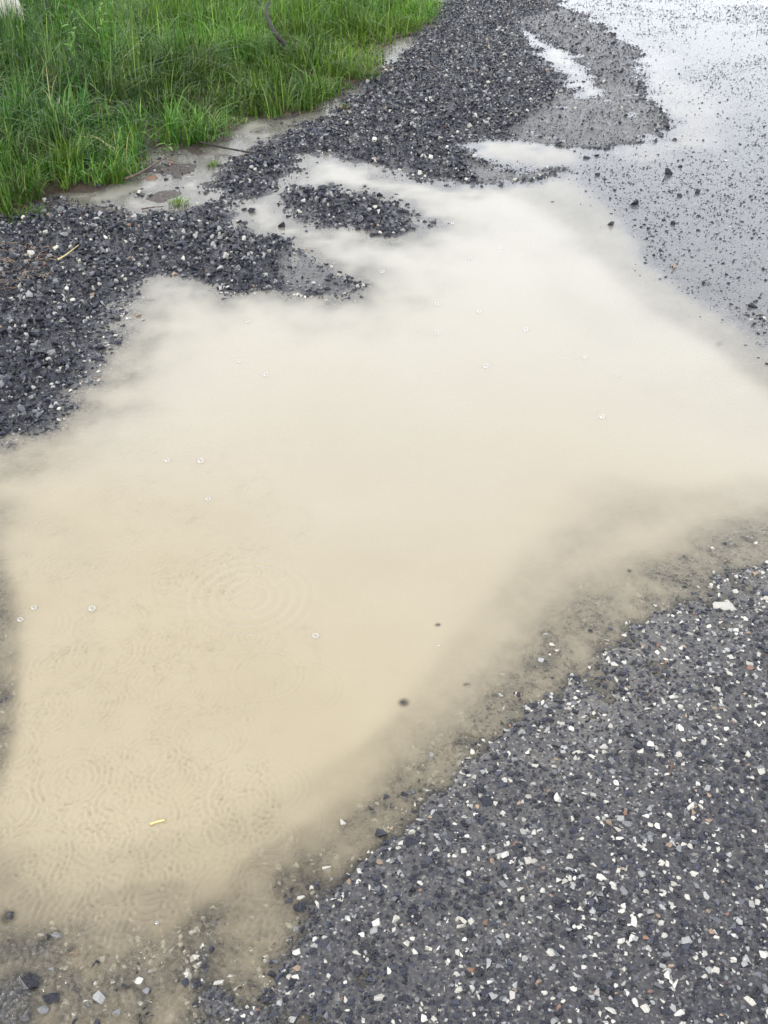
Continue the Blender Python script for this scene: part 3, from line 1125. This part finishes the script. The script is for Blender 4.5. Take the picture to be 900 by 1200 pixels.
weed(124, 88, 0.34, 12, 'pale yellow green broad leaved weed among dark grass, upper left', 1.0)
weed(90, 104, 0.30, 14, 'mid green bushy weed left of the pale leaved one', 0.25)
weed(160, 108, 0.27, 5, 'weed with one round pale leaf in the dark grass', 0.7)
weed(190, 180, 0.05, 5, 'small pale leaved seedling at the foot of the grass', 0.6)

# ------------------------------------------------------------------ twigs, straw, white stone


def twig(name, pts, rad, mat, label, cat, taper=0.6, sides=7):
    """pts: (u, v, height above water) ; parts as one tube"""
    P = [Vector((*gp(u, v, z), z)) for (u, v, z) in pts]
    o0 = P[0].copy()
    # catmull resample
    Q = []
    for i in range(len(P) - 1):
        p0, p1, p2, p3 = P[max(i - 1, 0)], P[i], P[i + 1], P[min(i + 2, len(P) - 1)]
        for k in range(6):
            t = k / 6
            Q.append(0.5 * ((2 * p1) + (p2 - p0) * t + (2 * p0 - 5 * p1 + 4 * p2 - p3) * t * t + (3 * p1 - p0 - 3 * p2 + p3) * t ** 3))
    Q.append(P[-1])
    bm = bmesh.new()
    prev = None
    for i, c in enumerate(Q):
        d = (Q[min(i + 1, len(Q) - 1)] - Q[max(i - 1, 0)]).normalized()
        a = d.cross(Vector((0.1, 0.2, 1))).normalized()
        b = d.cross(a)
        t = i / (len(Q) - 1)
        r = rad * (1 - taper * t) * (1 + 0.25 * math.sin(i * 2.3) * 0.6)
        rg = [bm.verts.new(c - o0 + (a * math.cos(q / sides * 6.283) + b * math.sin(q / sides * 6.283)) * r) for q in range(sides)]
        if prev:
            for q in range(sides):
                bm.faces.new((prev[q], prev[(q + 1) % sides], rg[(q + 1) % sides], rg[q]))
        else:
            bm.faces.new(rg[::-1])
        prev = rg
    bm.faces.new(prev)
    bmesh.ops.recalc_face_normals(bm, faces=bm.faces)
    for f in bm.faces:
        f.smooth = len(f.verts) == 4
    me = bpy.data.meshes.new(name)
    bm.to_mesh(me)
    bm.free()
    o = link(name, me, mat)
    o.location = o0
    return tag(o, label, cat)


twig('bent_stick', [(334, 52, .16), (323, 40, .22), (315, 24, .28), (312, 10, .33), (316, 2, .36)], 0.017, M_TWIG, 'dark hooked stick standing up out of the grass', 'stick')
twig('bent_stick', [(171, 40, .12), (171, 22, .2), (173, 2, .3)], 0.006, M_TWIG, 'thin straight dark stalk upright in tall grass', 'stick')
twig('twig', [(146, 210, .02), (165, 202, .018), (185, 190, .022), (200, 181, .02)], 0.008, M_TWIG2, 'brown twig slanting from the grass over the verge puddle', 'twig')
twig('twig', [(232, 166, .03), (262, 173, .02), (290, 178, .02), (312, 180, .022)], 0.007, M_TWIG, 'long dark twig lying across the gravel below the grass', 'twig')
twig('twig', [(166, 245, .006), (178, 243, .008), (192, 242, .006)], 0.004, M_TWIG2, 'short red brown twig floating beside the small tuft', 'twig')
twig('twig', [(68, 304, .055), (78, 298, .06), (92, 287, .055)], 0.0035, M_STRAW, 'bent dry straw lying on the dark gravel', 'twig')
twig('straw', [(176, 966, .002), (184, 963, .003), (193, 961, .002)], 0.0024, M_STRAW, 'short yellow straw floating on the brown water', 'straw', 0.1)
twig('twig', [(785, 890, .022), (787, 898, .024), (785, 908, .022)], 0.0022, M_TWIG2, 'tiny rust coloured twig on the right chippings', 'twig')
twig('twig', [(448, 47, .012), (466, 42, .015), (484, 38, .012)], 0.008, M_TWIG2, 'reddish root at the foot of the far grass clump', 'twig')

# white rounded stone in the top left corner of the grass
bm = bmesh.new()
bmesh.ops.create_icosphere(bm, subdivisions=4, radius=1)
for v in bm.verts:
    c = v.co
    f = 1 + 0.05 * math.sin(c.x * 3 + c.z * 2) + 0.04 * math.sin(c.y * 5 + 1)
    c.x *= 0.19 * f
    c.y *= 0.14 * f
    c.z *= 0.24 * f * (1 - 0.12 * c.x)
for f in bm.faces:
    f.smooth = True
me = bpy.data.meshes.new('white_rock')
bm.to_mesh(me)
bm.free()
o = link('white_rock', me, M_WHITE)
x, y = gp(0, 66)
o.location = (x, y, 0.30)
o.rotation_euler = (0.1, -0.35, 0.2)
tag(o, 'white rounded rock half hidden in grass at top left corner', 'rock')
